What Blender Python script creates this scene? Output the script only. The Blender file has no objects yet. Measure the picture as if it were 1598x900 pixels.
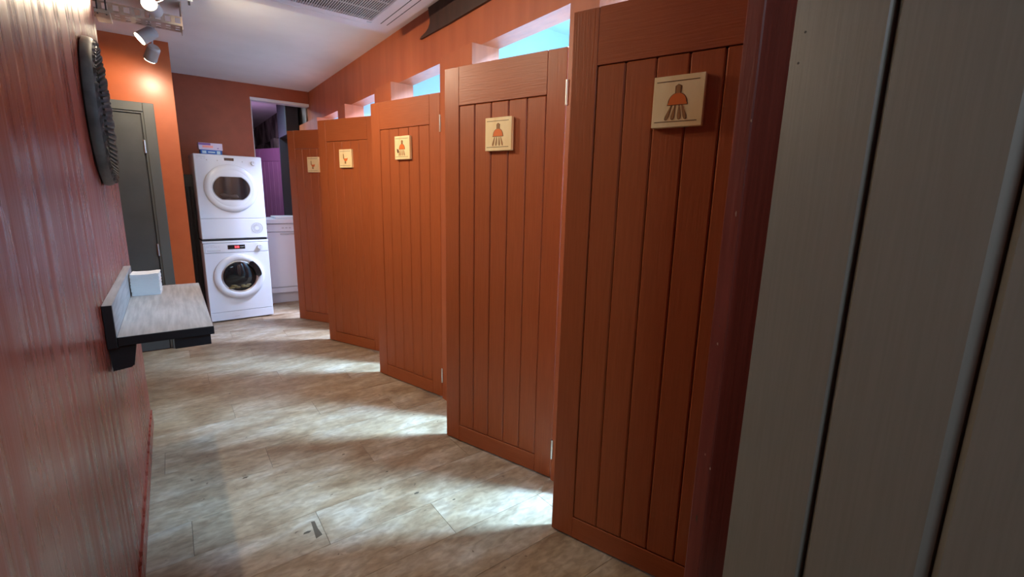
import bpy, bmesh, math, random
from mathutils import Vector, Matrix
random.seed(7)
scene = bpy.context.scene
C = scene.collection
rad = math.radians

# ------------------------------------------------------------------ camera
FPX, NADIR, VPX, CAM_H = 712.0, (718.4, 4020.5), 260.0, 1.365
down = Vector((NADIR[0]-799, NADIR[1]-450, FPX)).normalized()
vy = 450-((VPX-799)*down.x+FPX*down.z)/down.y
fwd = Vector((VPX-799, vy-450, FPX)).normalized()
up = -down
rgt = fwd.cross(up)
R = Matrix((rgt, fwd, up))                       # world = R @ cam(x right, y down, z forward)
col = [R @ Vector(v) for v in ((1,0,0), (0,-1,0), (0,0,-1))]
cam_d = bpy.data.cameras.new('camera'); cam = bpy.data.objects.new('camera', cam_d); C.objects.link(cam)
cam_d.sensor_width = 36.0; cam_d.lens = FPX/1598*36; cam_d.clip_start = .02
cam.matrix_world = Matrix(((col[0].x,col[1].x,col[2].x,0),(col[0].y,col[1].y,col[2].y,0),(col[0].z,col[1].z,col[2].z,CAM_H),(0,0,0,1)))
scene.camera = cam

# ------------------------------------------------------------------ world, exposure, lights
w = bpy.data.worlds.new('world'); scene.world = w; w.use_nodes = True
bg = w.node_tree.nodes['Background']; bg.inputs[0].default_value = (.72, .86, 1, 1); bg.inputs[1].default_value = .25
vs = scene.view_settings
vs.view_transform = 'Standard'; vs.look = 'None'; vs.gamma = 1; vs.use_curve_mapping = False; vs.exposure = 0.0

WARM = (1.0, .81, .58)
def spot(loc, d, energy, size=120, blend=.7, color=WARM, soft=.035):
    l = bpy.data.lights.new('spot_light', 'SPOT'); l.energy = energy; l.color = color
    l.spot_size = rad(size); l.spot_blend = blend; l.shadow_soft_size = soft
    o = bpy.data.objects.new('spot_light', l); C.objects.link(o); o.location = loc
    o.rotation_euler = Vector(d).to_track_quat('-Z', 'Y').to_euler()
    return o
TRACK_X = .03
# (y, z, x, aim, energy): heads on the ceiling track; three nearest the camera are above the frame
HEADS = [(3.55, 2.385, .04, (-.28, -.95, .06), 230, 66),
         (4.00, 2.345, .00, (-.75, -.10, -.6), 20, 140),
         (4.35, 2.315, .015, (-.30, .62, -.66), 30, 130),
         (3.20, 2.385, .04, (.66, .50, -.54), 84, 130),
         (2.80, 2.385, .04, (.64, -.25, -.68), 82, 150),
         (1.90, 2.385, .04, (.74, .0, -.58), 26, 130)]
for (y, z, x, d, e, sz) in HEADS:
    dv = Vector(d).normalized()
    spot(Vector((x, y, z))+dv*.062, d, e, sz)

HINGE = [(1.386,.588,19.0), (1.386,1.507,18.7), (1.386,2.632,16.0), (1.386,3.726,23.8), (1.386,4.704,29.7)]
CUBE_COL = [(.37,.66,1), (.37,.66,1), (.38,.66,1), (.50,.66,1), (.60,.68,1)]
OPEN_W = .755
for (hx, hy, a), c, pw in zip(HINGE, CUBE_COL, (215, 215, 180, 150, 120)):
    l = bpy.data.lights.new('cubicle_light', 'AREA'); l.shape = 'DISK'; l.size = .22; l.energy = pw; l.color = c; l.spread = rad(136)
    o = bpy.data.objects.new('cubicle_light', l); C.objects.link(o); o.location = (1.92, hy+.24, 2.385)
l = bpy.data.lights.new('purple_light', 'POINT'); l.energy = 7; l.color = (.72, .42, 1); l.shadow_soft_size = .08
o = bpy.data.objects.new('purple_light', l); C.objects.link(o); o.location = (.80, 7.15, 2.0)
l = bpy.data.lights.new('back_room_light', 'AREA'); l.shape = 'DISK'; l.size = .25; l.energy = 20; l.color = (.62,.82,1)
o = bpy.data.objects.new('back_room_light', l); C.objects.link(o); o.location = (1.15, 6.02, 2.25)
o.location = (.75, 6.35, 2.43)
# unseen area lights added behind the camera for cool fill
l = bpy.data.lights.new('lobby_fill', 'AREA'); l.shape = 'RECTANGLE'; l.size = .55; l.size_y = .55; l.energy = 20; l.color = (.58, .80, 1)
o = bpy.data.objects.new('lobby_fill', l); C.objects.link(o); o.location = (.10, -.95, 2.47)
l = bpy.data.lights.new('lobby_fill', 'AREA'); l.shape = 'DISK'; l.size = .25; l.energy = 5; l.color = (.85, .93, 1)
o = bpy.data.objects.new('lobby_fill', l); C.objects.link(o); o.location = (1.30, -.70, 2.47)

# ------------------------------------------------------------------ materials
def new_mat(name):
    m = bpy.data.materials.new(name); m.use_nodes = True
    return m, m.node_tree, m.node_tree.nodes['Principled BSDF']
def plain(name, colr, rough=.5, metal=0, emit=None, es=0, spec=None):
    m, nt, b = new_mat(name)
    b.inputs['Base Color'].default_value = (*colr, 1); b.inputs['Roughness'].default_value = rough; b.inputs['Metallic'].default_value = metal
    if emit: b.inputs['Emission Color'].default_value = (*emit, 1); b.inputs['Emission Strength'].default_value = es
    if spec is not None: b.inputs['Specular IOR Level'].default_value = spec
    return m
def grain(name, c1, c2, scale, nscale=1.0, detail=6, rough=.45, rvar=0, bump=.3, bdist=.004, lo=.35, hi=.65, coord='Object', distort=0, coat=0):
    """noise stretched by `scale` (object space) driving colour, roughness and relief"""
    m, nt, b = new_mat(name); N = nt.nodes.new; L = nt.links.new
    tc = N('ShaderNodeTexCoord'); mp = N('ShaderNodeMapping'); mp.inputs['Scale'].default_value = scale
    L(tc.outputs[coord], mp.inputs['Vector'])
    n = N('ShaderNodeTexNoise'); n.inputs['Scale'].default_value = nscale; n.inputs['Detail'].default_value = detail; n.inputs['Distortion'].default_value = distort
    L(mp.outputs[0], n.inputs['Vector'])
    r = N('ShaderNodeValToRGB'); r.color_ramp.elements[0].position = lo; r.color_ramp.elements[1].position = hi
    r.color_ramp.elements[0].color = (*c1, 1); r.color_ramp.elements[1].color = (*c2, 1)
    L(n.outputs['Fac'], r.inputs[0]); L(r.outputs[0], b.inputs['Base Color'])
    if rvar:
        mr = N('ShaderNodeMapRange'); mr.inputs['From Min'].default_value = lo; mr.inputs['From Max'].default_value = hi
        mr.inputs['To Min'].default_value = rough-rvar; mr.inputs['To Max'].default_value = rough+rvar
        L(n.outputs['Fac'], mr.inputs[0]); L(mr.outputs[0], b.inputs['Roughness'])
    else: b.inputs['Roughness'].default_value = rough
    if bump:
        bp = N('ShaderNodeBump'); bp.inputs['Strength'].default_value = bump; bp.inputs['Distance'].default_value = bdist
        L(n.outputs['Fac'], bp.inputs['Height']); L(bp.outputs[0], b.inputs['Normal'])
    if coat: b.inputs['Coat Weight'].default_value = coat
    return m

M = {}
M['door'] = grain('terracotta_door_paint', (.330,.080,.022), (.375,.095,.028), (170,170,6), detail=4, rough=.40, bump=.35, bdist=.0022)
M['door_h'] = grain('terracotta_rail_paint', (.330,.080,.022), (.375,.095,.028), (7,170,170), detail=4, rough=.40, bump=.35, bdist=.0022)
M['header'] = grain('terracotta_plywood', (.34,.082,.026), (.45,.122,.042), (30,9,1.3), detail=5, rough=.5, bump=.2, bdist=.003, lo=.3, hi=.75)
M['redwall'] = grain('brick_red_boarding', (.195,.033,.018), (.300,.068,.046), (30,19,1.0), detail=6, rough=.37, rvar=.12, bump=.6, bdist=.007, lo=.42, hi=.76)
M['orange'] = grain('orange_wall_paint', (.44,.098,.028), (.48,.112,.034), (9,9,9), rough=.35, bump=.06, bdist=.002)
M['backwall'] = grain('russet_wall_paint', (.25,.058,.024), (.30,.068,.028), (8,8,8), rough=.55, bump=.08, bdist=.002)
M['darkred'] = grain('oxblood_post_paint', (.15,.028,.018), (.20,.042,.028), (60,60,3), rough=.42, bump=.5, bdist=.004)
M['ceiling'] = grain('ceiling_paint', (.70,.68,.65), (.77,.75,.72), (2.2,2.2,2.2), rough=.8, bump=.04)
M['grey'] = grain('slate_grey_door_paint', (.190,.182,.148), (.208,.200,.165), (150,150,5), detail=4, rough=.45, bump=.16, bdist=.002)
M['greydoor'] = grain('dark_grey_door_paint', (.062,.064,.062), (.074,.076,.073), (6,6,6), rough=.45, bump=.03)
M['greyframe'] = plain('grey_frame_paint', (.10,.105,.10), .4)
M['white'] = plain('white_enamel', (.70,.75,.81), .25)
M['white_pl'] = plain('white_plastic', (.62,.66,.70), .35)
M['lightgrey'] = plain('light_grey_plastic', (.45,.47,.49), .4)
M['cubicle'] = plain('pale_blue_cubicle_board', (.37,.48,.52), .5)
M['black'] = plain('black_rubber', (.010,.010,.012), .5)
M['blackgloss'] = plain('black_gloss', (.006,.007,.009), .08)
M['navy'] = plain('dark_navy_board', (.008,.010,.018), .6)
M['metal'] = plain('satin_steel', (.62,.60,.56), .3, 1)
M['galv'] = grain('galvanised_steel', (.30,.24,.19), (.42,.34,.27), (25,25,25), rough=.45, bump=.05)
M['spotbody'] = plain('grey_lamp_body', (.42,.41,.40), .5)
M['lens'] = plain('lit_lamp_lens', (1,.9,.75), .3, 0, (1,.86,.62), 16)
M['shelf'] = grain('pale_grey_oak_laminate', (.28,.28,.285), (.40,.40,.40), (70,5,70), detail=5, rough=.5, bump=.2, bdist=.0015)
M['shelfedge'] = plain('black_shelf_edging', (.014,.014,.016), .45)
M['paper'] = plain('white_paper', (.82,.83,.82), .9)
M['sign'] = grain('pale_pine', (.84,.63,.31), (.92,.75,.43), (16,60,5), detail=4, rough=.5, bump=.08, bdist=.001, distort=.6)
M['sign_orange'] = plain('orange_print', (.74,.17,.025), .5)
M['sign_brown'] = plain('burnt_brown_line', (.14,.060,.020), .6)
M['sign_tan'] = plain('tan_print', (.36,.17,.055), .6)
M['vent'] = plain('white_vent_plastic', (.66,.62,.63), .45)
M['ventdark'] = plain('dark_filter', (.035,.031,.030), .8)
M['tyre'] = grain('worn_black_rubber', (.018,.017,.016), (.075,.073,.068), (22,22,22), rough=.6, bump=.7, bdist=.004)
M['band'] = grain('grey_worn_band', (.045,.044,.038), (.11,.108,.095), (14,14,14), rough=.5, bump=.2, bdist=.003)
M['coolfill'] = plain('cool_fill_glow', (.9,.95,1), .4, 0, (.8,.92,1), 2)  # glow of the added fill panels in the lobby
M['glassdark'] = plain('dark_door_glass', (.010,.012,.014), .06, 0)
M['mirror'] = plain('dull_mirror', (.33,.34,.34), .12, 1)
M['drum'] = plain('wet_laundry', (.16,.14,.06), .6)
M['redlight'] = plain('red_display_digits', (.9,.05,.05), .4, 0, (1,.06,.08), 3)
M['stain'] = plain('dark_floor_scuff', (.085,.062,.038), .8)
M['box_white'] = plain('carton_lilac_white', (.60,.55,.72), .4)
M['box_purple'] = plain('carton_purple', (.20,.09,.36), .4)
M['box_blue'] = plain('carton_blue', (.02,.13,.52), .4)
M['box_pink'] = plain('carton_coral', (.85,.30,.26), .4)
M['box_pale'] = plain('carton_pale_blue', (.45,.68,.82), .4)
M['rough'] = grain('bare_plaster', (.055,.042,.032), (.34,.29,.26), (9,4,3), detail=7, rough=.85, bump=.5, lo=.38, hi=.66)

def floor_mat():
    m, nt, b = new_mat('vinyl_plank'); N = nt.nodes.new; L = nt.links.new
    g = N('ShaderNodeNewGeometry'); oi = N('ShaderNodeObjectInfo')
    ad = N('ShaderNodeVectorMath'); ad.operation = 'ADD'
    mu = N('ShaderNodeVectorMath'); mu.operation = 'SCALE'; mu.inputs[0].default_value = (3.1, 7.3, 2.2)
    L(oi.outputs['Random'], mu.inputs['Scale']); L(g.outputs['Position'], ad.inputs[0]); L(mu.outputs[0], ad.inputs[1])
    def noise(sc, ns, det, src):
        mp = N('ShaderNodeMapping'); mp.inputs['Scale'].default_value = sc; L(src, mp.inputs['Vector'])
        n = N('ShaderNodeTexNoise'); n.inputs['Scale'].default_value = ns; n.inputs['Detail'].default_value = det; n.inputs['Distortion'].default_value = .5
        L(mp.outputs[0], n.inputs['Vector']); return n
    a = noise((3.2, 7, 1), 1, 8, ad.outputs[0]); c = noise((22, 48, 1), 1, 8, ad.outputs[0]); d = noise((1.1, 1.6, 1), 1, 3, g.outputs['Position'])
    sp = noise((26, 30, 1), 1, 2, g.outputs['Position'])
    r1 = N('ShaderNodeValToRGB'); e = r1.color_ramp.elements
    e[0].position = .30; e[0].color = (.25,.172,.105, 1); e[1].position = .72; e[1].color = (.52,.455,.37, 1)
    e.new(.5).color = (.385,.305,.21, 1)
    L(a.outputs['Fac'], r1.inputs[0])
    def mix(kind, fac, x, y):
        q = N('ShaderNodeMix'); q.data_type = 'RGBA'; q.blend_type = kind; q.inputs[0].default_value = fac
        L(x, q.inputs[6])
        if hasattr(y, 'links'): L(y, q.inputs[7])
        else: q.inputs[7].default_value = (*y, 1)
        return q.outputs[2]
    r2 = N('ShaderNodeValToRGB'); r2.color_ramp.elements[0].position = .35; r2.color_ramp.elements[1].position = .68
    r2.color_ramp.elements[0].color = (.66,.64,.62, 1); r2.color_ramp.elements[1].color = (1.12,1.12,1.12, 1); L(c.outputs['Fac'], r2.inputs[0])
    r3 = N('ShaderNodeValToRGB'); r3.color_ramp.elements[0].position = .35; r3.color_ramp.elements[1].position = .65
    r3.color_ramp.elements[0].color = (.92,.80,.64, 1); r3.color_ramp.elements[1].color = (1.05,1.05,1.05, 1); L(d.outputs['Fac'], r3.inputs[0])
    r4 = N('ShaderNodeValToRGB'); r4.color_ramp.elements[0].position = .22; r4.color_ramp.elements[1].position = .29
    r4.color_ramp.elements[0].color = (.35,.3,.26, 1); r4.color_ramp.elements[1].color = (1,1,1,1); L(sp.outputs['Fac'], r4.inputs[0])
    o = mix('MULTIPLY', 1, mix('MULTIPLY', .75, mix('MULTIPLY', .85, r1.outputs[0], r2.outputs[0]), r3.outputs[0]), r4.outputs[0])
    L(o, b.inputs['Base Color']); b.inputs['Roughness'].default_value = .42
    bp = N('ShaderNodeBump'); bp.inputs['Strength'].default_value = .15; bp.inputs['Distance'].default_value = .002
    L(c.outputs['Fac'], bp.inputs['Height']); L(bp.outputs[0], b.inputs['Normal'])
    return m
M['floor'] = floor_mat()
M['joint'] = plain('floor_joint', (.10,.078,.055), .8)

# ------------------------------------------------------------------ mesh helpers
def box(bm, lo, hi, bev=0, seg=1):
    lo = Vector(lo); hi = Vector(hi); c = (lo+hi)/2; s = hi-lo
    r = bmesh.ops.create_cube(bm, size=1, matrix=Matrix.Translation(c) @ Matrix.Diagonal((abs(s.x), abs(s.y), abs(s.z), 1)))
    if bev:
        es = {e for v in r['verts'] for e in v.link_edges}
        bmesh.ops.bevel(bm, geom=list(es), offset=bev, segments=seg, affect='EDGES', profile=.5)
def cyl(bm, p, q, r1, r2=None, seg=24, caps=True):
    p = Vector(p); q = Vector(q); d = q-p
    bmesh.ops.create_cone(bm, cap_ends=caps, segments=seg, radius1=r1, radius2=r1 if r2 is None else r2, depth=d.length,
                          matrix=Matrix.Translation((p+q)/2) @ d.to_track_quat('Z', 'Y').to_matrix().to_4x4())
def lathe(bm, prof, seg=48, sx=1, sz=1, origin=(0,0,0), closed=False, squash=None):
    """revolve (radius, y) profile about the local Y axis"""
    o = Vector(origin); rings = []
    for r, y in prof:
        ring = []
        for i in range(seg):
            t = 2*math.pi*i/seg
            x, z = r*math.cos(t)*sx, r*math.sin(t)*sz
            if squash: z = max(-squash*r, min(squash*r, z))
            ring.append(bm.verts.new(o+Vector((x, y, z))))
        rings.append(ring)
    n = len(rings)
    for k in range(n if closed else n-1):
        A, B = rings[k], rings[(k+1) % n]
        for i in range(seg):
            try: bm.faces.new((A[i], A[(i+1) % seg], B[(i+1) % seg], B[i]))
            except ValueError: pass
    return rings
def poly(bm, pts, y0, y1):
    """prism of an (x,z) outline between y0 and y1"""
    A = [bm.verts.new((x, y0, z)) for x, z in pts]; B = [bm.verts.new((x, y1, z)) for x, z in pts]
    bm.faces.new(A); bm.faces.new(B[::-1])
    for i in range(len(pts)):
        j = (i+1) % len(pts); bm.faces.new((A[i], B[i], B[j], A[j]))
def obj(name, bm, mat, parent=None, smooth=False, loc=None, rot=None):
    bmesh.ops.recalc_face_normals(bm, faces=bm.faces)
    me = bpy.data.meshes.new(name); bm.to_mesh(me); bm.free()
    if smooth:
        for p in me.polygons: p.use_smooth = True
        me.set_sharp_from_angle(angle=rad(40))
    me.materials.append(M[mat] if isinstance(mat, str) else mat)
    o = bpy.data.objects.new(name, me); C.objects.link(o)
    if parent: o.parent = parent
    if loc is not None: o.location = loc
    if rot is not None: o.rotation_euler = rot
    return o
def link_copy(o, parent=None, loc=None):
    c = o.copy(); C.objects.link(c)
    if parent is not None: c.parent = parent
    if loc is not None: c.location = loc
    return c
def B(name, lo, hi, mat, parent=None, bev=0, seg=1, smooth=False):
    bm = bmesh.new(); box(bm, lo, hi, bev, seg); return obj(name, bm, mat, parent, smooth)
def empty(name, loc=(0,0,0), rz=0):
    o = bpy.data.objects.new(name, None); C.objects.link(o); o.location = loc; o.rotation_euler = (0, 0, rz); o.empty_display_size = .1; return o
def struct(o, label=None, cat=None):
    o['kind'] = 'structure'
    if label: o['label'] = label
    if cat: o['category'] = cat
    return o
def tag(o, label, cat, group=None):
    o['label'] = label; o['category'] = cat
    if group: o['group'] = group
    return o

# ------------------------------------------------------------------ room shell
CEIL = 2.52
WX = 1.387              # face of the cubicle wall
LX = -.205              # face of the left wall
OY = 4.84               # orange wall
BY = 6.00               # back wall

fl = struct(B('floor', (-1.6, -1.8, -.06), (2.62, 10.4, -.006), 'joint'), 'grey brown vinyl plank floor of the corridor', 'floor')
PW, PL, GAP = .232, 1.22, .0016
bm = bmesh.new(); box(bm, (0, 0, -.006), (PL-GAP, PW-GAP, 0)); plank0 = None
row = 0; y = -1.8
while y < 7.9:
    x = -1.6 - (row*.437) % PL
    while x < 2.62:
        if x+PL > -1.6:
            x0 = max(x, -1.6); x1 = min(x+PL, 2.62)
            if x0 == x and x1 == x+PL:
                if plank0 is None: plank0 = obj('plank', bm, 'floor', fl, loc=(x, y, 0))
                else: link_copy(plank0, fl, (x, y, 0))
            else:
                b2 = bmesh.new(); box(b2, (0, 0, -.006), (x1-x0-GAP, PW-GAP, 0)); obj('plank', b2, 'floor', fl, loc=(x0, y, 0))
        x += PL
    y += PW; row += 1
B('plank', (-1.6, y, -.006), (2.62, 10.4, 0), 'floor', fl)
# scuff marks
bm = bmesh.new()
vs_ = [bm.verts.new(p) for p in ((.345,1.742,.0006), (.372,1.752,.0006), (.366,1.80,.0006), (.366,1.852,.0006), (.352,1.856,.0006), (.349,1.80,.0006))]
bm.faces.new(vs_); obj('scuff_mark', bm, 'stain', fl)
for sx_, sy_, s in ((.325,1.80,.012), (.80,1.78,.010), (.17,2.36,.010), (.75,2.02,.006), (.92,1.64,.006), (.62,2.30,.006)):
    bm = bmesh.new(); bm.faces.new([bm.verts.new((sx_+s*a*1.4, sy_+s*b, .0006)) for a, b in ((-1,-.4), (.3,-.7), (1,.1), (.2,.6), (-.7,.4))]); obj('scuff_mark', bm, 'stain', fl)

struct(B('ceiling', (-1.6, -1.8, CEIL), (1.60, 10.4, CEIL+.06), 'ceiling'), 'plain white plaster corridor ceiling', 'ceiling')

wl = struct(B('wall_left', (LX-.13, -1.8, 0), (LX, 3.273, CEIL), 'redwall'), 'brick red painted wall with vertical grain beside the shelf', 'wall')
struct(B('baseboard_left', (LX, -1.8, 0), (LX+.007, 3.273, .085), 'redwall'), 'low brick red skirting strip along the left wall', 'skirting')
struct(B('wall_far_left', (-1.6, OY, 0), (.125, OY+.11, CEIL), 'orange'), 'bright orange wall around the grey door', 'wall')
struct(B('wall_recess', (-1.66, 3.0, 0), (-1.6, OY+.11, CEIL), 'orange'))
struct(B('wall_recess_front', (-1.6, 3.14, 0), (LX-.13, 3.273, CEIL), 'redwall'))
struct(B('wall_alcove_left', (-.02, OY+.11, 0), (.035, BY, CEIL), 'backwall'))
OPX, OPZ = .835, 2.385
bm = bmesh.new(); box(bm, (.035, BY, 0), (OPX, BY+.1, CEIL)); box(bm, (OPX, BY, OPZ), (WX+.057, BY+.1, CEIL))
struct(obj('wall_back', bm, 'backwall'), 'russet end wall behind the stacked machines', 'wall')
struct(B('trim_1', (OPX-.004, BY-.006, OPZ-.030), (WX+.055, BY+.108, OPZ), 'white_pl', None, .002), 'narrow white strip across the head of the far opening', 'trim')
struct(B('trim_2', (OPX-.002, BY-.004, 0), (OPX+.006, BY+.104, OPZ-.030), 'lightgrey'), 'thin pale edge of the far opening', 'trim')

# cubicle wall: header, posts
HZ = 2.172
wr = struct(B('wall_right', (WX+.058, .46, HZ), (WX+.175, BY+.1, CEIL), 'header'), 'terracotta boarded wall above the row of cubicle doors', 'wall')
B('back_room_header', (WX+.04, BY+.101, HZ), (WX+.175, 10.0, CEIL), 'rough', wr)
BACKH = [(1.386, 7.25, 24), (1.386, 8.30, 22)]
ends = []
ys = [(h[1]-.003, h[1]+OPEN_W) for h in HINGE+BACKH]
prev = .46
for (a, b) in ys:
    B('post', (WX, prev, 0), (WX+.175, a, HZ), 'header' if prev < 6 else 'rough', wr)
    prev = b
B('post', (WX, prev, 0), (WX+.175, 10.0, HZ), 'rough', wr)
# cubicle partitions, backs, ceilings
PY = [.475]+[(ys[i][1]+ys[i+1][0])/2 for i in range(4)]+[ys[4][1]+.12]
for i, yy in enumerate(PY):
    struct(B('wall_partition_%d' % (i+1), (WX+.175, yy-.02, 0), (2.45, yy+.02, 2.42), 'cubicle'))
struct(B('wall_cubicle_back', (2.45, .455, 0), (2.50, PY[-1]+.02, 2.52), 'cubicle'))
struct(B('ceiling_cubicles', (WX+.175, .455, 2.42), (2.45, PY[-1]+.02, 2.47), 'cubicle'))
for i, (hx, hy, a) in enumerate(HINGE):
    bm = bmesh.new(); cyl(bm, (1.92, hy+.24, 2.39), (1.92, hy+.24, 2.42), .13, seg=32)
    o = obj('ceiling_light', bm, plain('cool_lamp_disc', CUBE_COL[i], .4, 0, CUBE_COL[i], 2.0), None, True)
    tag(o, 'round cool white ceiling lamp inside cubicle, %s' % ('nearest cubicle', 'second cubicle from the camera', 'middle cubicle of the row', 'fourth cubicle from the camera', 'farthest cubicle')[i], 'ceiling light', 'cubicle ceiling lamps')

# near stub wall / entrance jamb
struct(B('wall_entrance', (1.0, .512, 0), (WX+.12, .551, CEIL), 'darkred', None, .003), 'dark oxblood jamb with chipped paint between near cubicle and grey door', 'wall')
struct(B('wall_lobby_right', (1.60, -1.7, 0), (1.66, .552, CEIL), 'backwall'))
struct(B('wall_lobby_rear', (LX-.13, -1.76, 0), (1.66, -1.7, CEIL), 'backwall'))
we = bpy.data.objects['wall_entrance']
M['chip'] = plain('bare_timber_chip', (.42,.27,.20), .8)
for k in range(15):
    z_ = .12+2.2*(k+random.uniform(-.9,.9))/15; s_ = random.uniform(.001,.003); yq = .5125+random.choice((0, 0, random.uniform(0,.03)))
    bm = bmesh.new(); hgt = s_*random.uniform(1,4)
    vv = [bm.verts.new((.9994, yq+a_*s_, z_+b_*hgt)) for a_, b_ in ((-.4,-1), (.8,-.6), (1.2,.3), (.2,1), (-.3,.4))]
    bm.faces.new(vv); obj('paint_chip', bm, 'chip' if k % 3 else 'stain', we)
# unseen glowing panels added behind the camera to go with the fill lights
lp = B('lobby_fill_panel', (-.18, -1.23, 2.475), (.38, -.67, 2.519), 'coolfill', None, .004); tag(lp, 'added unseen square cool white fill panel in the entrance lobby', 'ceiling light')
bm = bmesh.new(); cyl(bm, (1.30, -.70, 2.475), (1.30, -.70, 2.519), .13, seg=32); lp = obj('lobby_fill_disc', bm, 'coolfill', None, True); tag(lp, 'added unseen round cool white fill disc beside the grey door', 'ceiling light')
# back room shell
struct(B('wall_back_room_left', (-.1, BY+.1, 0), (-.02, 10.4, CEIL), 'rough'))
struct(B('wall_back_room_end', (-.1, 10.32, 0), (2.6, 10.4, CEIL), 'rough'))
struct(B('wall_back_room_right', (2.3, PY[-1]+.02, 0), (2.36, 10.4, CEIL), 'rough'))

# ------------------------------------------------------------------ boarded doors
DW, DH = .69, 1.98
def boarded_door(name, loc, rz, W, H, stile, n, top, bot, matv, math_, side, gap, bev, label, hinges=True, zlo=.008, hinge_end=0):
    """front face in the plane y=0; `side` = +1 when the leaf's body lies on -y"""
    d = empty(name, (loc[0], loc[1], 0), rz); struct(d, label, 'door')
    th = .040
    def yy(front, back): return (-back, -front) if side > 0 else (front, back)
    def piece(nm, x0, x1, z0, z1, f, mat, bv=0):
        a, b = yy(f, th-.004)
        bm = bmesh.new(); box(bm, (x0, a, z0), (x1, b, z1), bv)
        return obj(nm, bm, mat, d)
    piece('stile', 0, stile, zlo, H, 0, matv, .0025); piece('stile', W-stile, W, zlo, H, 0, matv, .0025)
    piece('top_rail', stile+.0003, W-stile-.0003, H-top, H, 0, math_, .0012); piece('bottom_rail', stile+.0003, W-stile-.0003, zlo, bot, 0, math_, .0012)
    a, b = yy(th-.0038, th)
    B('panel_backing', (.002, a, zlo+.002), (W-.002, b, H-.002), matv, d)
    pw = (W-2*stile)/n
    for i in range(n):
        a, b = yy(.001, .0355)
        bm = bmesh.new(); box(bm, (stile+i*pw+gap/2+(gap/2 if i == 0 else 0), a, bot+gap), (stile+(i+1)*pw-gap/2-(gap/2 if i == n-1 else 0), b, H-top-gap), bev)
        obj('plank', bm, matv, d)
    if hinges:
        for hz in (.165, 1.80):
            bm = bmesh.new(); hx = -.006
            cyl(bm, (hx, .004, hz-.05), (hx, .004, hz+.05), .0062, seg=10)
            obj('hinge', bm, 'metal', d, True)
    return d
ORD = ('nearest terracotta boarded cubicle door, ajar, beside the dark red jamb',
       'second nearest terracotta boarded cubicle door, ajar, with small shower sign and steel hinges',
       'middle terracotta boarded cubicle door of the five, ajar',
       'fourth terracotta cubicle door from the camera, ajar, with toilet sign',
       'farthest and smallest terracotta cubicle door, ajar, next to the washing machine')
for i, (hx, hy, a) in enumerate(HINGE):
    boarded_door('door_%d' % (i+1), (hx, hy), rad(90+a), DW, DH, .095, 5, .178, .098, 'door', 'door_h', 1, .0022, .0045, ORD[i])
M['door_back'] = grain('purple_lit_door_paint', (.26,.10,.20), (.31,.125,.24), (170,170,6), detail=4, rough=.45, bump=.3, bdist=.002)  # purple light of the back room mixed into the door colour
for i, (hx, hy, a) in enumerate(BACKH):
    boarded_door('door_%d' % (i+6), (hx, hy), rad(90+a), DW, DH, .095, 5, .178, .098, 'door_back', 'door_back', 1, .0022, .0045,
                 ('purple lit boarded door in the dark back room, nearer of two', 'purple lit boarded door in the dark back room, farther of two')[i], hinges=False)
GA = rad(255)
g = boarded_door('door_8', (.948, .430), GA, .874, 1.99, .163, 3, .16, .12, 'grey', 'grey', -1, .004, .0115,
                 'large slate grey boarded door standing open in the right foreground', hinges=False)
for (x, z) in ((.030,1.752), (.026,1.665), (.020,1.615)):
    bm = bmesh.new(); cyl(bm, (x, -.0005, z), (x, .004, z), .0022, seg=8); obj('nail_hole', bm, 'black', g)

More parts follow.
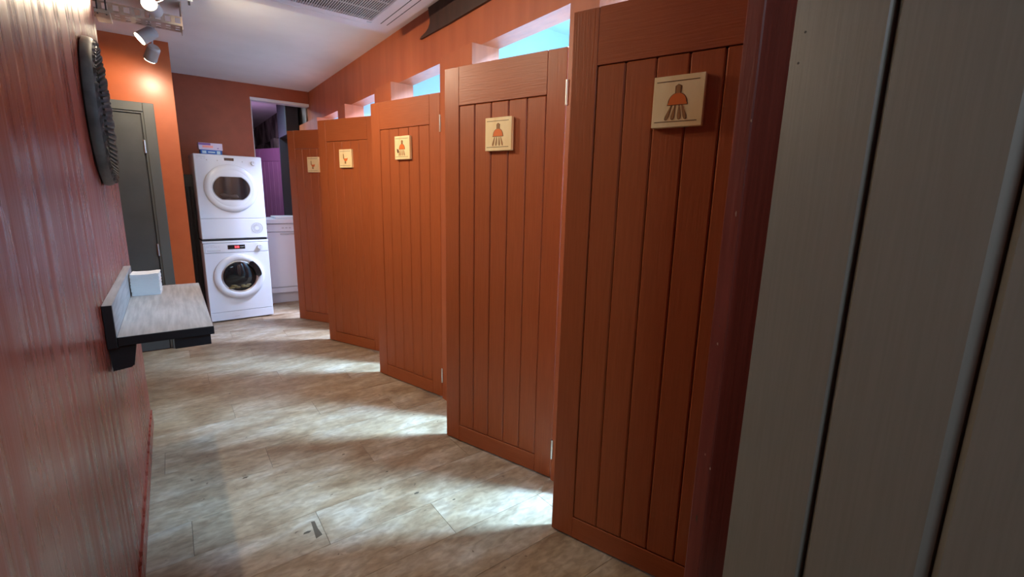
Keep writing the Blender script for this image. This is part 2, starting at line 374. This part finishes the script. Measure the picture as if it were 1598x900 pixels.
# ------------------------------------------------------------------ signs on the doors
def arc(cx, cz, rx, rz_, a0, a1, n): return [(cx+rx*math.cos(rad(a0+(a1-a0)*i/n)), cz+rz_*math.sin(rad(a0+(a1-a0)*i/n))) for i in range(n+1)]
def sign(i, kind, label):
    hx, hy, a = HINGE[i]
    th = rad(90+a); ex = Vector((math.cos(th), math.sin(th), 0)); ey = Vector((-math.sin(th), math.cos(th), 0))
    # local frame: x to the viewer's right (towards the hinge), y into the door, z up
    cu = DW-.352 if i else DW-.375
    if i == 0: cu = .316
    cz = (1.661, 1.652, 1.671, 1.655, 1.643)[i]
    p = Vector((hx, hy, cz)) + ex*cu + ey*.0006
    s = empty('door_sign', p, th+math.pi)
    tag(s, label, 'sign', 'pine pictogram signs on the cubicle doors')
    T = .019; f = -T
    bm = bmesh.new(); box(bm, (-.075, -T, -.074), (.075, 0, .074), .0012); obj('board', bm, 'sign', s)
    k = .0006
    for z in (.058, -.058):
        bm = bmesh.new(); box(bm, (-.066, f-k, z-.0011), (.060, f+.001, z+.0011)); obj('line', bm, 'sign_brown', s)
    if kind == 'shower':
        def both(nm, pts, mat, kk, grow):
            cx = sum(q[0] for q in pts)/len(pts); czz = sum(q[1] for q in pts)/len(pts)
            if grow:
                bm = bmesh.new(); poly(bm, [(cx+(x-cx)*grow[0], czz+(z-czz)*grow[1]) for x, z in pts], f-kk*.6, f+.001); o = obj(nm+'_outline', bm, 'sign_brown', s)
            bm = bmesh.new(); poly(bm, pts, f-kk, f+.0005); return obj(nm, bm, mat, s)
        both('neck', [(-.006,.022), (.006,.022), (.007,.042), (.0,.047), (-.006,.042)], 'sign_tan', .0012, (1.5, 1.14))
        both('shower_head', arc(0, -.004, .026, .027, 0, 180, 14), 'sign_orange', .0012, (1.12, 1.14))
        both('rim', [(-.029,-.010), (.029,-.010), (.027,-.004), (-.027,-.004)], 'sign_orange', .0016, (1.06, 1.5))
        for x0, x1 in ((-.019,-.031), (-.007,-.012), (.006,.008), (.016,.026)):
            pts = []
            dx, dz = x1-x0, -.038; L_ = math.hypot(dx, dz); nx, nz = -dz/L_, dx/L_
            for t, wd in ((0,.0010), (.35,.0028), (.75,.0042), (.93,.0034), (1,.0012)): pts.append((x0+dx*t+nx*wd, -.014+dz*t+nz*wd))
            for t, wd in ((1,.0012), (.93,.0034), (.75,.0042), (.35,.0028), (0,.0010)): pts.append((x0+dx*t-nx*wd, -.014+dz*t-nz*wd))
            both('water_drop', pts, 'sign_tan', .0012, (1.35, 1.1) if i == 0 else None)
    else:
        parts = [('cistern', [(-.026,.036), (-.018,.036), (-.014,.0), (-.020,-.006), (-.025,.0)]),
                 ('bowl', [(-.020,.0), (.020,.0), (.026,.006), (.028,-.002), (.018,-.018), (.006,-.024), (-.008,-.022), (-.018,-.010)]),
                 ('foot', [(-.008,-.021), (.006,-.023), (.009,-.042), (-.010,-.042)])]
        for nm, pts in parts:
            bm = bmesh.new(); poly(bm, pts, f-.0012, f+.0005); obj(nm, bm, 'sign_tan' if nm != 'bowl' else 'sign_orange', s)
    if i == 2:
        bm = bmesh.new(); poly(bm, [(-.052,-.005), (-.036,-.012), (-.030,-.026), (-.040,-.036), (-.050,-.026)], f-.0013, f+.0005); o = obj('dark_knot', bm, 'sign_brown', s)
sign(0, 'shower', 'square pine sign with bright orange shower head on the nearest door')
sign(1, 'shower', 'pine shower sign on the second nearest cubicle door')
sign(2, 'shower', 'pine shower sign with a dark spot, on the middle door')
sign(3, 'toilet', 'pine toilet sign on the fourth door from the camera')
sign(4, 'toilet', 'smallest pine toilet sign, on the farthest door')

# ------------------------------------------------------------------ grey door in the orange wall
d = empty('door_9', (-.05, OY, 0)); struct(d, 'plain dark grey flush door in the orange wall', 'door')
def fr(nm, lo, hi, mat='greyframe', bev=.003): return B(nm, lo, hi, mat, d, bev)
fx = .032   # outer right edge of frame (world x = -.018)
fr('architrave', (fx-.072, -.022, 0), (fx, 0, 2.036)); fr('architrave', (fx-.072-.83, -.022, 0), (fx-.83, 0, 2.036))
fr('head_architrave', (fx-.83, -.022, 1.968), (fx-.072, 0, 2.036))
fr('door_stop', (fx-.086, -.012, .01), (fx-.072, -.001, 1.968), 'greyframe', .001); fr('door_stop', (fx-.83, -.012, 1.954), (fx-.086, -.001, 1.968), 'greyframe', .001)
B('frame_lining', (fx-.83, -.0015, .002), (fx-.072, -.0004, 1.968), 'black', d)
leaf = fr('leaf', (fx-.825, -.010, .008), (fx-.094, -.001, 1.946), 'greydoor', .002)
for hz in (.87, 1.70):
    bm = bmesh.new(); cyl(bm, (fx-.088, -.016, hz-.05), (fx-.088, -.016, hz+.05), .009, seg=12); obj('hinge', bm, 'metal', d, True)
bm = bmesh.new(); cyl(bm, (fx-.76, -.010, 1.0), (fx-.76, -.05, 1.0), .011, seg=16); cyl(bm, (fx-.765, -.05, 1.0), (fx-.64, -.05, 1.0), .009, seg=16); obj('handle', bm, 'metal', d, True)

# ------------------------------------------------------------------ shelf and napkins
SY0, SY1, SX1, SZ = 1.905, 2.872, .088, .889
s = empty('wall_shelf', (LX, SY0, SZ)); tag(s, 'pale grey wall shelf with black edges on the red wall', 'shelf')
def sp(nm, lo, hi, mat, bev=0):   # world coordinates
    o = Vector((LX, SY0, SZ)); return B(nm, Vector(lo)-o, Vector(hi)-o, mat, s, bev)
sp('shelf_board', (LX+.028, SY0, SZ-.030), (SX1, SY1, SZ-.001), 'shelfedge', .001)
sp('laminate_top', (LX+.028, SY0+.002, SZ-.001), (SX1-.002, SY1, SZ), 'shelf')
sp('backboard', (LX+.001, SY0-.005, SZ-.035), (LX+.026, SY1, SZ+.108), 'shelfedge', .001)
sp('laminate_face', (LX+.026, SY0-.003, SZ), (LX+.0272, SY1, SZ+.108), 'shelf')
sp('laminate_cap', (LX+.001, SY0-.003, SZ+.108), (LX+.0272, SY1, SZ+.1092), 'shelf')
bm = bmesh.new(); poly(bm, [(LX+.001-LX, -.036), (.072, -.036), (.060, -.105), (.052, -.112), (.004, -.118)], .02, .065); obj('bracket', bm, 'shelfedge', s)
bm = bmesh.new(); poly(bm, [(.001, -.036), (.072, -.036), (.060, -.105), (.052, -.112), (.004, -.118)], .86, .905); obj('bracket', bm, 'shelfedge', s)
sp('front_batten', (-.03, SY0+.008, SZ-.068), (SX1-.012, SY0+.055, SZ-.031), 'shelfedge', .001)
# napkins
npk = empty('napkin_stack', (-.118, 2.69, SZ), rad(-3)); tag(npk, 'stack of folded white paper napkins on the grey shelf', 'napkins')
n0 = None
NZ = 15
for i in range(NZ):
    bm = bmesh.new()
    ox, oy = random.uniform(-.0016,.0016), random.uniform(-.0016,.0016); lift = .010*(i/NZ)**2
    nx = 8
    top, bot = [], []
    for lay, zz in ((bot, 0), (top, .0059)):
        for a in range(nx+1):
            x = -.052+.104*a/nx; q = (x/.052)
            for b in (-.058, .058):
                lay.append(bm.verts.new((x+ox, b+oy, zz+lift*q*q*(.55+.45*math.sin(3*q+.6)))))
    for a in range(nx):
        bm.faces.new((top[2*a], top[2*a+2], top[2*a+3], top[2*a+1])); bm.faces.new((bot[2*a], bot[2*a+1], bot[2*a+3], bot[2*a+2]))
        for k in (0, 1): bm.faces.new((bot[2*a+k], bot[2*a+2+k], top[2*a+2+k], top[2*a+k]))
    for e in (0, nx): bm.faces.new((bot[2*e], bot[2*e+1], top[2*e+1], top[2*e]))
    obj('napkin', bm, 'paper', npk, loc=(0, 0, .0002+i*.0064))

# ------------------------------------------------------------------ round tyre-like frame on the left wall
t = empty('round_wall_mirror', (LX, 2.53, 1.655), rad(-90)); tag(t, 'round black mirror frame with rough toothed rim on red wall', 'mirror')
# local: revolve about local Y; local +y -> world +x
RR = .278
bm = bmesh.new()
prof = [(RR-.012, .001), (RR, .006), (RR+.002, .018), (RR-.002, .030), (RR-.008, .037)]
lathe(bm, prof, 96); fr_o = obj('outer_band', bm, 'band', t, True)
bm = bmesh.new()
rings = []
NT = 112
for k, (r, y, jag) in enumerate(((RR-.008, .037, 0), (RR-.014, .044, .5), (RR-.024, .041, 1), (RR-.040, .028, .6), (RR-.055, .014, .3), (RR-.075, .008, 0))):
    ring = []
    for i in range(NT):
        an = 2*math.pi*i/NT; j = (1 if i % 4 < 2 else -1)*jag
        rr = r+.006*j+random.uniform(-.002,.002)*(jag > 0); y2 = y+.0045*j+random.uniform(-.001,.001)*(jag > 0)
        ring.append(bm.verts.new((rr*math.cos(an), y2, rr*math.sin(an))))
    rings.append(ring)
for A, Bq in zip(rings, rings[1:]):
    for i in range(NT): bm.faces.new((A[i], A[(i+1) % NT], Bq[(i+1) % NT], Bq[i]))
obj('toothed_rim', bm, 'tyre', t)
bm = bmesh.new(); cyl(bm, (0, .004, 0), (0, .0075, 0), RR-.072, seg=64); obj('mirror_glass', bm, 'mirror', t)
bm = bmesh.new()
for i in range(60):
    an = 2*math.pi*i/60; r0, r1 = RR-.060, RR-.026
    c, sn = math.cos(an), math.sin(an)
    m4 = Matrix.Translation(((r0+r1)/2*c, .031, (r0+r1)/2*sn)) @ Matrix.Rotation(-an, 4, 'Y') @ Matrix.Rotation(rad(38), 4, 'Z')
    bmesh.ops.create_cube(bm, size=1, matrix=m4 @ Matrix.Diagonal((.036, .010, .009, 1)))
o = obj('tread_ribs', bm, 'band', t); o['kind'] = 'stuff'  # paler band colour stands for light caught inside the rim

# ------------------------------------------------------------------ washer and dryer
MX, MY, MRZ = .537, 5.59, rad(3.5)
MWID, MD, MH = .602, .38, .852
def machine_base(name, label, cat, z):
    e = empty(name, (MX, MY, z), MRZ); tag(e, label, cat, 'stacked laundry machines'); return e
def body(e, z0, z1):
    bm = bmesh.new(); box(bm, (-MWID/2, .004, z0), (MWID/2, MD, z1), .010, 2); obj('body', bm, 'white', e, True)
wm = machine_base('washing_machine', 'white front loading washing machine with round door, under the dryer', 'washing machine', 0)
body(wm, .012, .835)
B('top_lid', (-MWID/2-.002, -.006, .836), (MWID/2+.002, MD, .858), 'white', wm, .005, 2, True)
B('control_panel', (-MWID/2+.004, -.006, .735), (MWID/2-.004, .004, .833), 'white', wm, .003)
B('front_panel', (-MWID/2+.004, -.004, .105), (MWID/2-.004, .004, .731), 'white', wm, .003)
B('kick_plate', (-MWID/2+.004, -.003, .014), (MWID/2-.004, .004, .101), 'white', wm, .003)
for x in (-.25, .25):
    for y in (.05, MD-.05):
        bm = bmesh.new(); cyl(bm, (x, y, 0), (x, y, .013), .02, seg=12); obj('foot', bm, 'black', wm)
dp = B('display', (-.085, -.009, .768), (.075, -.005, .812), 'blackgloss', wm, .002)
for x in (-.016, .0, .014):
    B('digit', (x-.004, -.0098, .779), (x+.005, -.0088, .801), 'redlight', dp)
for x in (.030, .044, .058): B('digit', (x, -.0098, .786), (x+.008, -.0088, .794), 'lightgrey', dp)
bm = bmesh.new(); cyl(bm, (.215, -.028, .785), (.215, -.006, .785), .024, .027, 28); kn = obj('program_dial', bm, 'white_pl', wm, True)
B('pointer', (.212, -.0295, .786), (.218, -.028, .806), 'lightgrey', kn)
dr = B('detergent_drawer', (-.285, -.010, .742), (-.105, -.005, .828), 'white', wm, .002)
B('drawer_grip', (-.268, -.0115, .756), (-.150, -.0095, .764), 'lightgrey', dr, .0008)
for k, (x0, x1, z) in enumerate(((-.276,-.20,.812), (-.276,-.245,.797), (-.238,-.218,.797), (-.210,-.180,.797), (-.172,-.158,.797))):
    B('print', (x0, -.0106, z), (x1, -.0098, z+.004), 'lightgrey', dr)
def door_ring(e, zc, ro, ri, squash=None, sx=1.0):
    bm = bmesh.new(); lathe(bm, [(ro, -.003), (ro, -.018), (ro-.010, -.028), ((ro+ri)/2, -.034), (ri+.008, -.027), (ri, -.016)], 64, origin=(0,0,0))
    return obj('door', bm, 'white', e, True, loc=(0, 0, zc))
dz = .475
dd = door_ring(wm, dz, .236, .168)
bm = bmesh.new(); lathe(bm, [(.170, -.018), (.160, -.021), (.150, -.014)], 64); obj('inner_ring', bm, 'metal', dd, True)
bm = bmesh.new(); lathe(bm, [(.168, -.012), (.150, -.020), (.110, -.030), (.060, -.036), (.0005, -.038)], 56); gl = obj('door_glass', bm, 'glassdark', dd, True)
bm = bmesh.new()
for k in range(12):
    bmesh.ops.create_icosphere(bm, subdivisions=2, radius=random.uniform(.016,.026), matrix=Matrix.Translation((random.uniform(-.085,.085), -.022, -.098+random.uniform(-.016,.012))) @ Matrix.Diagonal((1.4,.5,.6,1)))
o = obj('laundry', bm, 'drum', dd, True)
bm = bmesh.new()
prev_ = None
for k in range(13):   # curved dark handle on the right of the door
    an = rad(-2+58*k/12); r0, r1 = .150, .205
    if k in (0, 12): r0, r1 = .166, .190
    ring = [bm.verts.new((r*math.cos(an), yv, r*math.sin(an))) for r, yv in ((r0, -.030), (r1, -.030), (r1, -.047), (r0, -.047))]
    if prev_:
        for q in range(4): bm.faces.new((prev_[q], prev_[(q+1) % 4], ring[(q+1) % 4], ring[q]))
    else: bm.faces.new(ring)
    prev_ = ring
bm.faces.new(prev_[::-1]); obj('door_handle', bm, 'blackgloss', dd, True)
B('badge', (-.08, -.0045, .045), (-.035, -.0028, .049), 'lightgrey', wm)

dy = machine_base('tumble_dryer', 'white tumble dryer with oval window stacked on washing machine', 'dryer', .872)
body(dy, .004, .850)
B('front_panel', (-MWID/2+.004, -.003, .215), (MWID/2-.004, .004, .846), 'white', dy, .003)
B('lower_panel', (-MWID/2+.004, -.003, .010), (MWID/2-.004, .004, .212), 'white', dy, .003)
B('display', (-.040, -.006, .795), (.045, -.002, .822), 'blackgloss', dy, .001)
bm = bmesh.new(); cyl(bm, (.222, -.020, .782), (.222, -.002, .782), .022, .025, 28); kn = obj('program_dial', bm, 'white_pl', dy, True)
B('pointer', (.219, -.0215, .783), (.225, -.020, .802), 'lightgrey', kn)
for x in (-.19, -.10, .12): 
    bm = bmesh.new(); cyl(bm, (x, -.005, .792), (x, -.002, .792), .006, seg=14); obj('button', bm, 'lightgrey', dy)
B('print', (-.275, -.0042, .822), (-.20, -.0028, .827), 'lightgrey', dy)
for x0, x1 in ((-.275,-.255), (-.245,-.225), (-.215,-.20)): B('print', (x0, -.0042, .806), (x1, -.0028, .809), 'lightgrey', dy)
bm = bmesh.new(); lathe(bm, [(.235, -.002), (.236, -.014), (.226, -.024), (.200, -.030), (.178, -.026)], 72, squash=None); 
dd = obj('door', bm, 'white', dy, True, loc=(0, 0, .520))
bm = bmesh.new(); lathe(bm, [(.235, -.0022), (.240, -.0035), (.240, -.0022)], 72); obj('seam_ring', bm, 'lightgrey', dd, True)
# infill between the round door and its oval window
bm = bmesh.new(); rings = lathe(bm, [(.186, -.027), (.180, -.029)], 72)
inner = []
for i in range(72):
    an = 2*math.pi*i/72; x, z = .172*math.cos(an), max(-.118, min(.118, .142*math.sin(an)))
    inner.append(bm.verts.new((x, -.026, z)))
for i in range(72): bm.faces.new((rings[-1][i], rings[-1][(i+1) % 72], inner[(i+1) % 72], inner[i]))
obj('window_surround', bm, 'white', dd, True)
bm = bmesh.new(); ra, rb, rc = [], [], []
for i in range(72):
    an = 2*math.pi*i/72; cx_, cz_ = math.cos(an), math.sin(an)
    for lst, k, yv in ((ra, 1.0, -.024), (rb, .965, -.031), (rc, .93, -.024)):
        lst.append(bm.verts.new((.175*cx_*k, yv, max(-.121, min(.121, .145*cz_))*k)))
for A, Bq in ((ra, rb), (rb, rc)):
    for i in range(72): bm.faces.new((A[i], A[(i+1) % 72], Bq[(i+1) % 72], Bq[i]))
obj('window_rim', bm, 'lightgrey', dd, True)
bm = bmesh.new(); poly(bm, [(.167*math.cos(2*math.pi*i/72), max(-.115, min(.115, .138*math.sin(2*math.pi*i/72)))) for i in range(72)], -.026, -.020); obj('window_glass', bm, 'glassdark', dd)
bm = bmesh.new()
for k in range(9):
    bmesh.ops.create_icosphere(bm, subdivisions=2, radius=random.uniform(.018,.028), matrix=Matrix.Translation((random.uniform(-.08,.10), -.024, -.085+random.uniform(-.01,.02))) @ Matrix.Diagonal((1.5,.25,.7,1)))
M['drum2'] = plain('brown_laundry', (.05,.028,.018), .7)
obj('laundry', bm, 'drum2', dd, True)
# round filter grille at lower right
bm = bmesh.new(); lathe(bm, [(.056, -.0032), (.056, -.0055), (.051, -.0055), (.051, -.0032)], 40); vg = obj('filter_grille', bm, 'lightgrey', dy, True, loc=(.205, 0, .112))
for k in range(16):
    an = 2*math.pi*k/16; bm = bmesh.new()
    bmesh.ops.create_cube(bm, size=1, matrix=Matrix.Rotation(an, 4, 'Y') @ Matrix.Translation((.034, -.0042, 0)) @ Matrix.Diagonal((.024, .002, .006, 1)))
    obj('slot', bm, 'lightgrey', vg)
B('stacking_strip', (-MWID/2+.006, -.002, -.013), (MWID/2-.01, MD-.01, .004), 'black', dy)

# cartons on the dryer
TOPZ = .872+.8505
def carton(name, label, lo, hi, z, mat, rz, x, y):
    e = empty(name, (x, y, z), rz); tag(e, label, 'box', 'cartons on the dryer')
    B('carton', (-lo[0], -lo[1], 0), (lo[0], lo[1], hi), mat, e, .001); return e
ca = carton('detergent_box', 'small blue carton lying on the tumble dryer', (.092, .055), .046, TOPZ, 'box_blue', rad(4), .400, 5.73)
B('print', (-.080, -.0556, .010), (-.045, -.0549, .036), 'box_pale', ca); B('print', (.045, -.0556, .008), (.075, -.0549, .038), 'box_pale', ca); B('print', (-.03, -.0556, .018), (.03, -.0549, .030), 'box_pale', ca)
cb = carton('tablet_box', 'lilac and white carton on top of the blue carton', (.102, .058), .066, TOPZ+.0462, 'box_white', rad(2), .398, 5.73)
B('print', (-.101, -.0586, .044), (.0, -.0579, .064), 'box_purple', cb); B('print', (-.07, -.0588, .020), (.02, -.0580, .040), 'box_pink', cb); B('print', (.055, -.0588, .014), (.068, -.0580, .022), 'box_purple', cb)
B('print', (-.098, -.055, .0655), (.098, .055, .0665), 'box_purple', cb)

# black pipe boards in the gap left of the machines
e = empty('pipe_boxing', (.175, 5.78, 0)); tag(e, 'tall black boxing in the gap left of the washing machine', 'boxing')
B('board', (-.045, -.02, 0), (.045, .03, 1.52), 'black', e, .002)
for x in (-.015, .02):
    bm = bmesh.new(); cyl(bm, (x, -.034, .05), (x, -.034, 1.40), .011, seg=12); obj('hose', bm, 'black', e, True)

# ------------------------------------------------------------------ back room: appliance, dark panel
ap = empty('dishwasher', (1.145, 6.20, 0)); tag(ap, 'white under counter appliance seen through the far opening', 'appliance')
def ab(nm, lo, hi, mat, bev=.002, par=None): return B(nm, lo, hi, mat, par or ap, bev)
ab('body', (-.30, .01, .13), (.235, .5, .99), 'white_pl'); ab('plinth', (-.30, .03, 0), (.235, .5, .128), 'white_pl')
ad = ab('door', (-.298, -.012, .205), (.233, .009, .885), 'white', .004); ab('handle', (-.08, -.026, .855), (.12, -.0125, .872), 'lightgrey', .003, ad)
ab('lower_panel', (-.298, -.010, .132), (.233, .009, .198), 'white', .003)
cp = ab('control_panel', (-.298, -.014, .892), (.233, .009, .985), 'white', .004)
for x in (-.24, -.06, -.02, .02): ab('button', (x, -.017, .93), (x+.025, -.0145, .945), 'lightgrey', .0005, cp)
wt = B('worktop', (.842, 6.165, .992), (1.384, 6.72, 1.045), 'white', None, .004); tag(wt, 'white worktop over the far white appliance', 'worktop')
tr = B('tray', (1.02, 6.19, 1.046), (1.36, 6.5, 1.075), 'white_pl', None, .006); tag(tr, 'low white tray lying on the far worktop', 'tray')
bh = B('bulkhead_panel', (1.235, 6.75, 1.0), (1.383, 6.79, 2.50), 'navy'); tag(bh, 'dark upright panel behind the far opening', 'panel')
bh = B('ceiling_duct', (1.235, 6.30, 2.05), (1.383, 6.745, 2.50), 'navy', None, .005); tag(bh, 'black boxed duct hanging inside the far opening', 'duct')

# ------------------------------------------------------------------ ceiling cassette
VX0, VX1, VY0, VY1, VZ = .40, 1.325, 2.36, 3.285, 2.452
v = empty('ceiling_vent', ((VX0+VX1)/2, (VY0+VY1)/2, VZ)); tag(v, 'square white air conditioning cassette with slatted grille on ceiling', 'air conditioner')
HX = (VX1-VX0)/2; GI = HX-.165
bm = bmesh.new()
for lo, hi in (((-HX,-HX,0), (HX,-GI,.02)), ((-HX,GI,0), (HX,HX,.02)), ((-HX,-GI,0), (-GI,GI,.02)), ((GI,-GI,0), (HX,GI,.02))): box(bm, lo, hi)
obj('frame', bm, 'vent', v)
B('housing', (-HX+.02, -HX+.02, .0205), (HX-.02, HX-.02, CEIL-VZ-.001), 'vent', v)
B('filter', (-GI, -GI, .0150), (GI, GI, .0200), 'ventdark', v)
NS = 44; pitch = 2*GI/NS
bm = bmesh.new(); box(bm, (-.0018, -GI, -.001), (.0018, GI, .004)); sl0 = obj('louvre', bm, 'vent', v, loc=(-GI+pitch/2, 0, 0))
for i in range(1, NS): link_copy(sl0, v, (-GI+pitch*(i+.5), 0, 0))
for y_ in (-GI*.5, 0, GI*.5): B('cross_bar', (-GI, y_-.003, .009), (GI, y_+.003, .0148), 'vent', v)
for sgn in (-1, 1):
    x = sgn*(GI+.085)
    o = B('air_slot', (x-.018, -GI, -.0012), (x+.018, GI, .0008), 'vent', v, .0008)
    B('slot_gap', (x-.024, -GI-.01, -.0004), (x-.0185, GI+.01, .0006), 'ventdark', v); B('slot_gap', (x+.0185, -GI-.01, -.0004), (x+.024, GI+.01, .0006), 'ventdark', v)
    o = B('air_slot', (-GI, x-.018, -.0012), (GI, x+.018, .0008), 'vent', v, .0008)
B('latch', (GI-.02, GI+.02, -.003), (GI+.01, GI+.035, .001), 'lightgrey', v, .001)

# thin dark brown patch with an ogee-shaped end high on the cubicle wall
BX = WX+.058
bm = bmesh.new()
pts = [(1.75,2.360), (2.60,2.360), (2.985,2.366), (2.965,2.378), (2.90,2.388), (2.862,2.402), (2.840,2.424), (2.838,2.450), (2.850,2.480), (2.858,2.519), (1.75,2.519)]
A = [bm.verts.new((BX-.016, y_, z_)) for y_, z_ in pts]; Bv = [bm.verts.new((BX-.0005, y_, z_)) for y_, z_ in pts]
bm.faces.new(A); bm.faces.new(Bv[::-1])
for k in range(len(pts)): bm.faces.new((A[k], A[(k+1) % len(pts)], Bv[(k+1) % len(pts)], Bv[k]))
M['darkpatch'] = grain('dark_brown_patch', (.030,.012,.008), (.050,.020,.013), (30,14,2), rough=.6, bump=.2, bdist=.003)
o = obj('dark_patch', bm, 'darkpatch'); tag(o, 'dark brown patch with curved end high above the cubicle doors', 'patch')

# ------------------------------------------------------------------ cable tray and track lights
ct = empty('cable_tray', (-.2, 3.86, 2.40)); tag(ct, 'perforated steel cable tray hanging below the ceiling', 'cable tray')
TX0, TX1 = -.9, .385
def rail(y_):
    bm = bmesh.new(); n = 26; wv = (TX1-TX0)/n
    box(bm, (TX0, y_-.0012, -.020), (TX1, y_+.0012, -.010)); box(bm, (TX0, y_-.0012, .022), (TX1, y_+.0012, .032))
    for i in range(n+1):
        x = TX0+i*wv; box(bm, (max(TX0, x-.011), y_-.0012, -.0101), (min(TX1, x+.011), y_+.0012, .0221))
    return obj('side_rail', bm, 'galv', ct)
rail(-.075); rail(.075)
bm = bmesh.new(); n = 26; wv = (TX1-TX0)/n
for y0_, y1_ in ((-.075,-.045), (-.012,.012), (.045,.075)): box(bm, (TX0, y0_, -.0215), (TX1, y1_, -.020))
for i in range(n+1):
    x = TX0+i*wv; box(bm, (max(TX0, x-.012), -.074, -.0217), (min(TX1, x+.012), .074, -.0202))
obj('tray_base', bm, 'galv', ct)
for x in (-.02, .02):
    bm = bmesh.new(); cyl(bm, (x, -.09, -.045), (x, -.09, .119), .004, seg=10); obj('hanger_rod', bm, 'black', ct)
B('hanger_channel', (-.035, -.1, -.040), (.035, .1, -.0219), 'galv', ct, .002)
for k in range(4):
    bm = bmesh.new(); z = .004+k*.008; yy_ = -.05+k*.028
    cyl(bm, (TX0, yy_, z-.012), (TX1-.02, yy_+.01, z-.012), .006, seg=8); obj('cable', bm, 'black', ct, True)
# folded end plate at the right end of the tray
B('end_plate', (TX1-.004, -.076, -.040), (TX1+.0, .076, .118), 'galv', ct)

tk = empty('light_track', (TRACK_X, 2.6, CEIL)); tag(tk, 'white ceiling track carrying the spotlights', 'light track')
B('rail', (-.018, -2.2, -.024), (.018, 1.95, -.0005), 'white_pl', tk, .002)
tb = B('ceiling_batten', (.02, 3.52, 2.455), (.235, 3.545, 2.472), 'white_pl', None, .002)
tag(tb, 'short white bar under the ceiling beside the lit spotlight', 'bar')
for x in (.07, .215):
    bm = bmesh.new(); cyl(bm, (x, 3.5325, 2.472), (x, 3.5325, CEIL), .004, seg=8); o = obj('hanger', bm, 'black'); o.parent = tb
bm = bmesh.new(); cyl(bm, (.215, 3.5325, 2.435), (.215, 3.5325, 2.4548), .006, seg=8); o = obj('end_hook', bm, 'black'); o.parent = tb
HL = ('lit spotlight shining towards the camera', 'spotlight turned left, seen side on with glowing edge', 'spotlight seen from behind, lowest in view',
      'track spotlight just beyond the far end of the shelf', 'track spotlight above the far end of the shelf', 'track spotlight above the near end of the shelf')
for (y, z, x, dvec, e_, sz_), lab in zip(HEADS, HL):
    h = empty('spotlight', (x, y, CEIL-.024)); tag(h, lab, 'spotlight', 'ceiling track spotlights')
    dv = Vector(dvec).normalized(); c = Vector((0, 0, z-(CEIL-.024)))
    bm = bmesh.new(); box(bm, (TRACK_X-x-.016, -.03, -.014), (TRACK_X-x+.016, .03, -.0002), .002); obj('adapter', bm, 'spotbody', h)
    bm = bmesh.new(); cyl(bm, (TRACK_X-x, 0, -.012), (c.x, 0, c.z+.008), .006, seg=10); obj('stem', bm, 'spotbody', h, True)
    bm = bmesh.new(); cyl(bm, c-dv*.052, c-dv*.040, .030, .038, 28); cyl(bm, c-dv*.040, c+dv*.054, .038, .040, 28)
    obj('lamp_body', bm, 'spotbody', h, True)
    bm = bmesh.new(); cyl(bm, c+dv*.0545, c+dv*.058, .037, seg=28); obj('lens', bm, 'lens', h)
